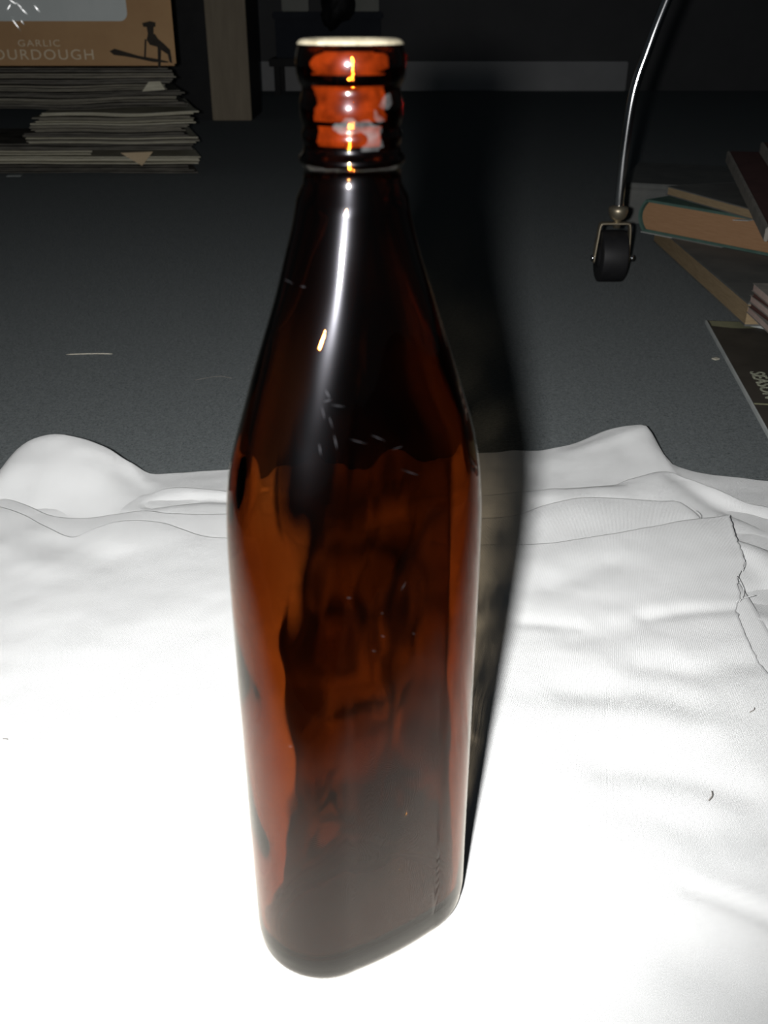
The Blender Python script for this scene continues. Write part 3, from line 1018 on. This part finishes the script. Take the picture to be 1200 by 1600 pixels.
for k, (v0, v1, u0, u1, kd) in enumerate(layers):
    z0 = (272 - v0) * scale_v + .0013
    z1 = (272 - v1) * scale_v
    x0 = aty(u0, (v0 + v1) / 2, SY).x
    x1 = aty(u1, (v0 + v1) / 2, SY).x
    root = empty('newspaper', ((x0 + x1) / 2, SY, z0))
    tag(root, words[k] + ' paper from the carpet up in the stack under the brown carton, ' + kinds[kd], 'newspaper', 'papers stacked under the brown carton')
    if k == len(layers) - 1:
        root['label'] = 'topmost paper of the stack, dark printed, directly under the brown carton'
    if k == 0:
        root['label'] = 'lowest paper of the stack under the brown carton, lying on the carpet, dark printed'
    nl = 3 if z1 - z0 > .009 else 2
    tl = (z1 - z0) / nl
    for q in range(nl):
        nx = 26
        V, F = [], []
        y_off = random.uniform(-.012, .012)
        xo0, xo1 = random.uniform(0, .02), random.uniform(-.012, 0)
        th = tl * random.uniform(.45, .8)
        for iy in range(3):
            yy = (y_off, .12, .34)[iy]
            for ix in range(nx):
                t_ = ix / (nx - 1)
                xx = (x0 + xo0) + (x1 + xo1 - x0 - xo0) * t_ - (x0 + x1) / 2
                slack = tl - th
                zz = q * tl + slack * (.5 + .5 * noise.noise(Vector((xx * 7, k * 3.1 + q, iy * .8)))) * (1 if iy == 0 else .4)
                fy = yy + (.006 * noise.noise(Vector((xx * 9, k * 1.7 + q * .6, 5))) if iy == 0 else 0)
                xx -= fy * .21 * (t_ + .3)
                zz += .009 * (k / 20) * min(1, (20 - k) / 5 - .2) * noise.noise(Vector((xx * 5.5, k * .04, iy * .5 + 2)))
                V.append((xx, fy, zz))
                V.append((xx, fy, zz + th))
        def vid(iy, ix, s_):
            return (iy * nx + ix) * 2 + s_
        for iy in range(2):
            for ix in range(nx - 1):
                F.append((vid(iy, ix, 1), vid(iy, ix + 1, 1), vid(iy + 1, ix + 1, 1), vid(iy + 1, ix, 1)))
                F.append((vid(iy, ix, 0), vid(iy + 1, ix, 0), vid(iy + 1, ix + 1, 0), vid(iy, ix + 1, 0)))
        for ix in range(nx - 1):
            F.append((vid(0, ix, 0), vid(0, ix + 1, 0), vid(0, ix + 1, 1), vid(0, ix, 1)))
            F.append((vid(2, ix, 0), vid(2, ix, 1), vid(2, ix + 1, 1), vid(2, ix + 1, 0)))
        for iy in range(2):
            F.append((vid(iy, 0, 0), vid(iy, 0, 1), vid(iy + 1, 0, 1), vid(iy + 1, 0, 0)))
            F.append((vid(iy, nx - 1, 0), vid(iy + 1, nx - 1, 0), vid(iy + 1, nx - 1, 1), vid(iy, nx - 1, 1)))
        mm = mats[kd] if not (kd == 'p' and q == 1 and nl == 3) else M_paper_m
        mesh_obj('leaves', V, F, mm, root)
    if k in (5, 17):                                     # a folded corner that hangs over the front
        pts = [(188, 239), (239, 237), (222, 259)] if k == 5 else [(222, 143), (258, 140), (250, 127), (232, 128)]
        P = [aty(u, v, SY - .020) for u, v in pts]
        off = Vector(((x0 + x1) / 2, SY, z0))
        V = [p - off for p in P] + [p - off + Vector((0, .0012, 0)) for p in P]
        n = len(P)
        F = [tuple(range(n)), tuple(range(2 * n - 1, n - 1, -1))] + [(i, (i + 1) % n, n + (i + 1) % n, n + i) for i in range(n)]
        o = mesh_obj('folded_corner', V, F, M_tan if k == 5 else M_paper, root)

CY = 2.245
cz = (272 - 106) * scale_v + .003
cx1 = aty(272, 60, CY).x
carton = empty('bread_carton', (cx1 - .24, CY, cz))
# the carton narrows to the back, as trays do
tag(carton, 'brown GARLIC SOURDOUGH carton with a pale window on top of the paper stack', 'carton')


def C(u, v, dy=0.0):
    p = aty(u, v, CY + dy)
    return Vector((p.x - (cx1 - .24), dy, p.z - cz))


ztop = .33
bm = bmesh.new()
add_box(bm, -.24, .24, 0, .26, 0, ztop)
for v in bm.verts:
    if v.co.y > .1:
        v.co.x *= .76
bmesh.ops.bevel(bm, geom=list(bm.edges), offset=.004, segments=2, affect='EDGES')
bm_obj('body', bm, M_kraft, carton)
# window with rounded corners
xw1, zw0 = C(200, 33).x, C(200, 33).z
xw0, zw1, rc = -.21, ztop - .035, .016
pts = []
for (cx_, cz_, a0) in ((xw1 - rc, zw0 + rc, -90), (xw1 - rc, zw1 - rc, 0), (xw0 + rc, zw1 - rc, 90), (xw0 + rc, zw0 + rc, 180)):
    for q in range(7):
        aa = math.radians(a0 + 15 * q)
        pts.append((cx_ + rc * math.cos(aa), cz_ + rc * math.sin(aa)))
V = [(x, -.0012, z) for x, z in pts] + [(x, .0002, z) for x, z in pts]
n = len(pts)
F = [tuple(range(n))] + [(i, n + i, n + (i + 1) % n, (i + 1) % n) for i in range(n)]
o = mesh_obj('window', V, F, M_film, carton)
o['label'] = 'pale blue-grey film window of the carton'
# creases in the crumpled film, tilted facets that catch the flash
for u, v, du, dv in ((20, 3, 9, 6), (30, 9, 8, 9), (14, 11, 6, -7), (38, 18, 10, 10), (24, 37, 8, 12), (35, 35, 3, 5), (58, 14, 7, 9)):
    ctr = C(u, v, -.0030)
    wpos = Vector((cx1 - .24, CY, cz)) + ctr
    nrm_ = ((Vector(cam.location) - wpos).normalized() + (Vector(flash.location) - wpos).normalized()).normalized()
    along = Vector((du, 0, -dv)).normalized()
    along = (along - nrm_ * along.dot(nrm_)).normalized()
    acr = nrm_.cross(along)
    ln = math.hypot(du, dv) * .00075
    top_ = [ctr - along * ln, ctr - acr * .0012, ctr + along * ln, ctr + acr * .0012]
    base_ = [Vector((p.x + (p - ctr).x * .6, -.0012, p.z + (p - ctr).z * .6)) for p in top_]
    mesh_obj('film_crease', top_ + base_, [(0, 1, 2, 3)] + [(i, i + 4, (i + 1) % 4 + 4, (i + 1) % 4) for i in range(4)], M_film, carton)
for word, uL, uR, vB, vT in (('GARLIC', 28, 92, 72.5, 62), ('SOURDOUGH', -24, 144, 93, 77)):
    a_, b_ = C(uL, vB, -.0006), C(uR, vT, -.0006)
    o = text_obj('lettering', word, .03, M_palelet, carton, (a_.x, -.0006, a_.z), (math.pi / 2, 0, 0), spacing=1.18)
    xs = [v.co.x for v in o.data.vertices]
    ys = [v.co.y for v in o.data.vertices]
    sx = (b_.x - a_.x) / (max(xs) - min(xs))
    sy = (b_.z - a_.z) / (max(ys) - min(ys))
    o.scale = (sx, sy, 1)
fig = [[(222, 36), (234, 33), (243, 35), (243, 42), (224, 42)], [(229, 42), (240, 42), (240, 53), (231, 53)],
       [(231, 53), (242, 53), (248, 62), (245, 73), (234, 70), (229, 62)],
       [(240, 55), (256, 68), (266, 78), (268, 90), (269, 99), (265, 97), (262, 85), (250, 77), (241, 70)],
       [(226, 61), (229, 62), (228, 92), (225, 92)], [(246, 70), (252, 73), (251, 106), (247, 106)],
       [(171, 80), (179, 76), (196, 81), (216, 87), (245, 92), (263, 96), (263, 98), (240, 97), (212, 91), (195, 88), (178, 86)]]
V, F = [], []
for q, poly in enumerate(fig):
    b0 = len(V)
    V += [C(u, v, -.0004 - .00005 * q) for u, v in poly]
    F.append(tuple(range(b0, b0 + len(poly)))[::-1])
o = mesh_obj('printed_figure', V, F, M_ink, carton)
o['label'] = 'dark printed silhouette figure with a long pole'

# ------------------------------------------------------------------ dim things along the back wall
PY = 3.40
xb0, xb1 = aty(326, 100, PY).x, aty(388, 100, PY).x
wc = empty('wooden_cabinet', ((xb0 + xb1) / 2, PY, 0))
tag(wc, 'tall plain brown wooden upright behind the paper stack', 'cabinet')
hw = (xb1 - xb0) / 2
box('side_panel', -hw, hw, 0, .022, 0, 1.1, M_wood, wc, bev=.002)
box('back_panel', -hw - .5, hw, .022, .30, 0, 1.08, M_black, wc)
# low dark bench with a box on it
zb_ = aty(450, 92, 4.45).z
bx0, bx1 = aty(418, 60, 4.45).x, aty(606, 60, 4.45).x
bench = empty('low_bench', ((bx0 + bx1) / 2, 4.45, 0))
tag(bench, 'low black bench against the wall behind the bottle neck', 'bench')
hb = (bx1 - bx0) / 2
box('seat', -hb, hb, 0, .28, zb_ - .03, zb_, M_black, bench, bev=.003)
for sx in (-1, 1):
    for sy in (.03, .25):
        box('leg', sx * (hb - .03) - .012, sx * (hb - .03) + .012, sy - .012, sy + .012, 0, zb_ - .03, M_black, bench)
sb = empty('storage_box', ((bx0 + bx1) / 2, 4.48, zb_))
tag(sb, 'dark blue storage box on the low bench', 'storage box')
zt = aty(450, 18, 4.48).z - zb_
box('body', -hb + .03, hb - .03, 0, .22, 0.0005, zt - .03, M_blue, sb, bev=.004)
box('lid', -hb + .02, hb - .02, -.01, .23, zt - .03, zt, M_blue, sb, bev=.006)
for u0, u1, lab in ((440, 482, 'small pale card standing on the dark blue box, near the wooden upright'), (512, 592, 'wide pale card standing on the dark blue box, above the bottle mouth')):
    a_, b_ = aty(u0, 10, 4.52), aty(u1, 10, 4.52)
    o = box('pale_card', a_.x, b_.x, 4.52, 4.56, zb_ + zt + .0005, zb_ + zt + .16, M_pale, bev=.003)
    tag(o, lab, 'card')
# black cloth bag slumped over the front of the box
bm = bmesh.new()
bmesh.ops.create_icosphere(bm, subdivisions=4, radius=1.0)
for v in bm.verts:
    c = v.co.copy()
    k = 1 + .28 * noise.noise(c * 1.6 + Vector((3, 0, 0))) + .1 * noise.noise(c * 5)
    v.co = Vector((c.x * .075 * k, c.y * .05 * k, c.z * .085 * k + .03 * c.x))
bag = bm_obj('cloth_bag', bm, M_black, smooth=True)
bag.location = aty(527, 14, 4.42) + Vector((0, 0, .02))
tag(bag, 'black cloth bag slumped between the two pale cards on the blue box', 'bag')

# ------------------------------------------------------------------ lint and scraps
P = spline([at(103, 554, .0015), at(130, 553, .002), at(155, 552.5, .0022), at(176, 553, .0015)], 12)
o = tube('straw', P, [.0002] + [.0005] * 10 + [.0002], M_lint, n=6)
tag(o, 'thin pale straw lying on the carpet left of the bottle', 'straw')
P = spline([at(305, 594, .001), at(325, 590, .0018), at(345, 588, .002), at(362, 591, .001)], 14)
o = tube('lint_thread', P, .00018, M_speck, n=5)
tag(o, 'faint grey lint thread on the carpet close to the bottle', 'lint')
o = slab('paper_scrap', at(10, 276, .0006), (1, .1, 0), (0, 1, 0), .030, .02, .0012, M_palepaper)
tag(o, 'small white paper scrap on the carpet before the paper stack', 'paper scrap')
o = slab('paper_scrap', at(1118, 563, .0006), (1, .6, 0), (0, 1, 0), .006, .005, .001, M_lint)
tag(o, 'tiny pale crumb on the carpet beside the magazine', 'crumb')
for u0, v0, u1, v1, lab in ((5, 1154, 12, 1155, 'tiny dark fluff speck on the cloth at the left edge of the photo'),
                            (1171, 1113, 1179, 1106, 'tiny curled dark fibre on the cloth near the right edge of the photo'),
                            (1107, 1251, 1112, 1236, 'short dark fibre on the cloth below the frayed edge')):
    a_, b_ = at(u0, v0, CLOTH_Z + .0022), at(u1, v1, CLOTH_Z + .0022)
    mid = (a_ + b_) / 2 + Vector((.0006, -.0006, .0006))
    o = tube('fluff', spline([a_, mid, b_], 7), .00022, M_speck, n=5)
    tag(o, lab, 'fluff')
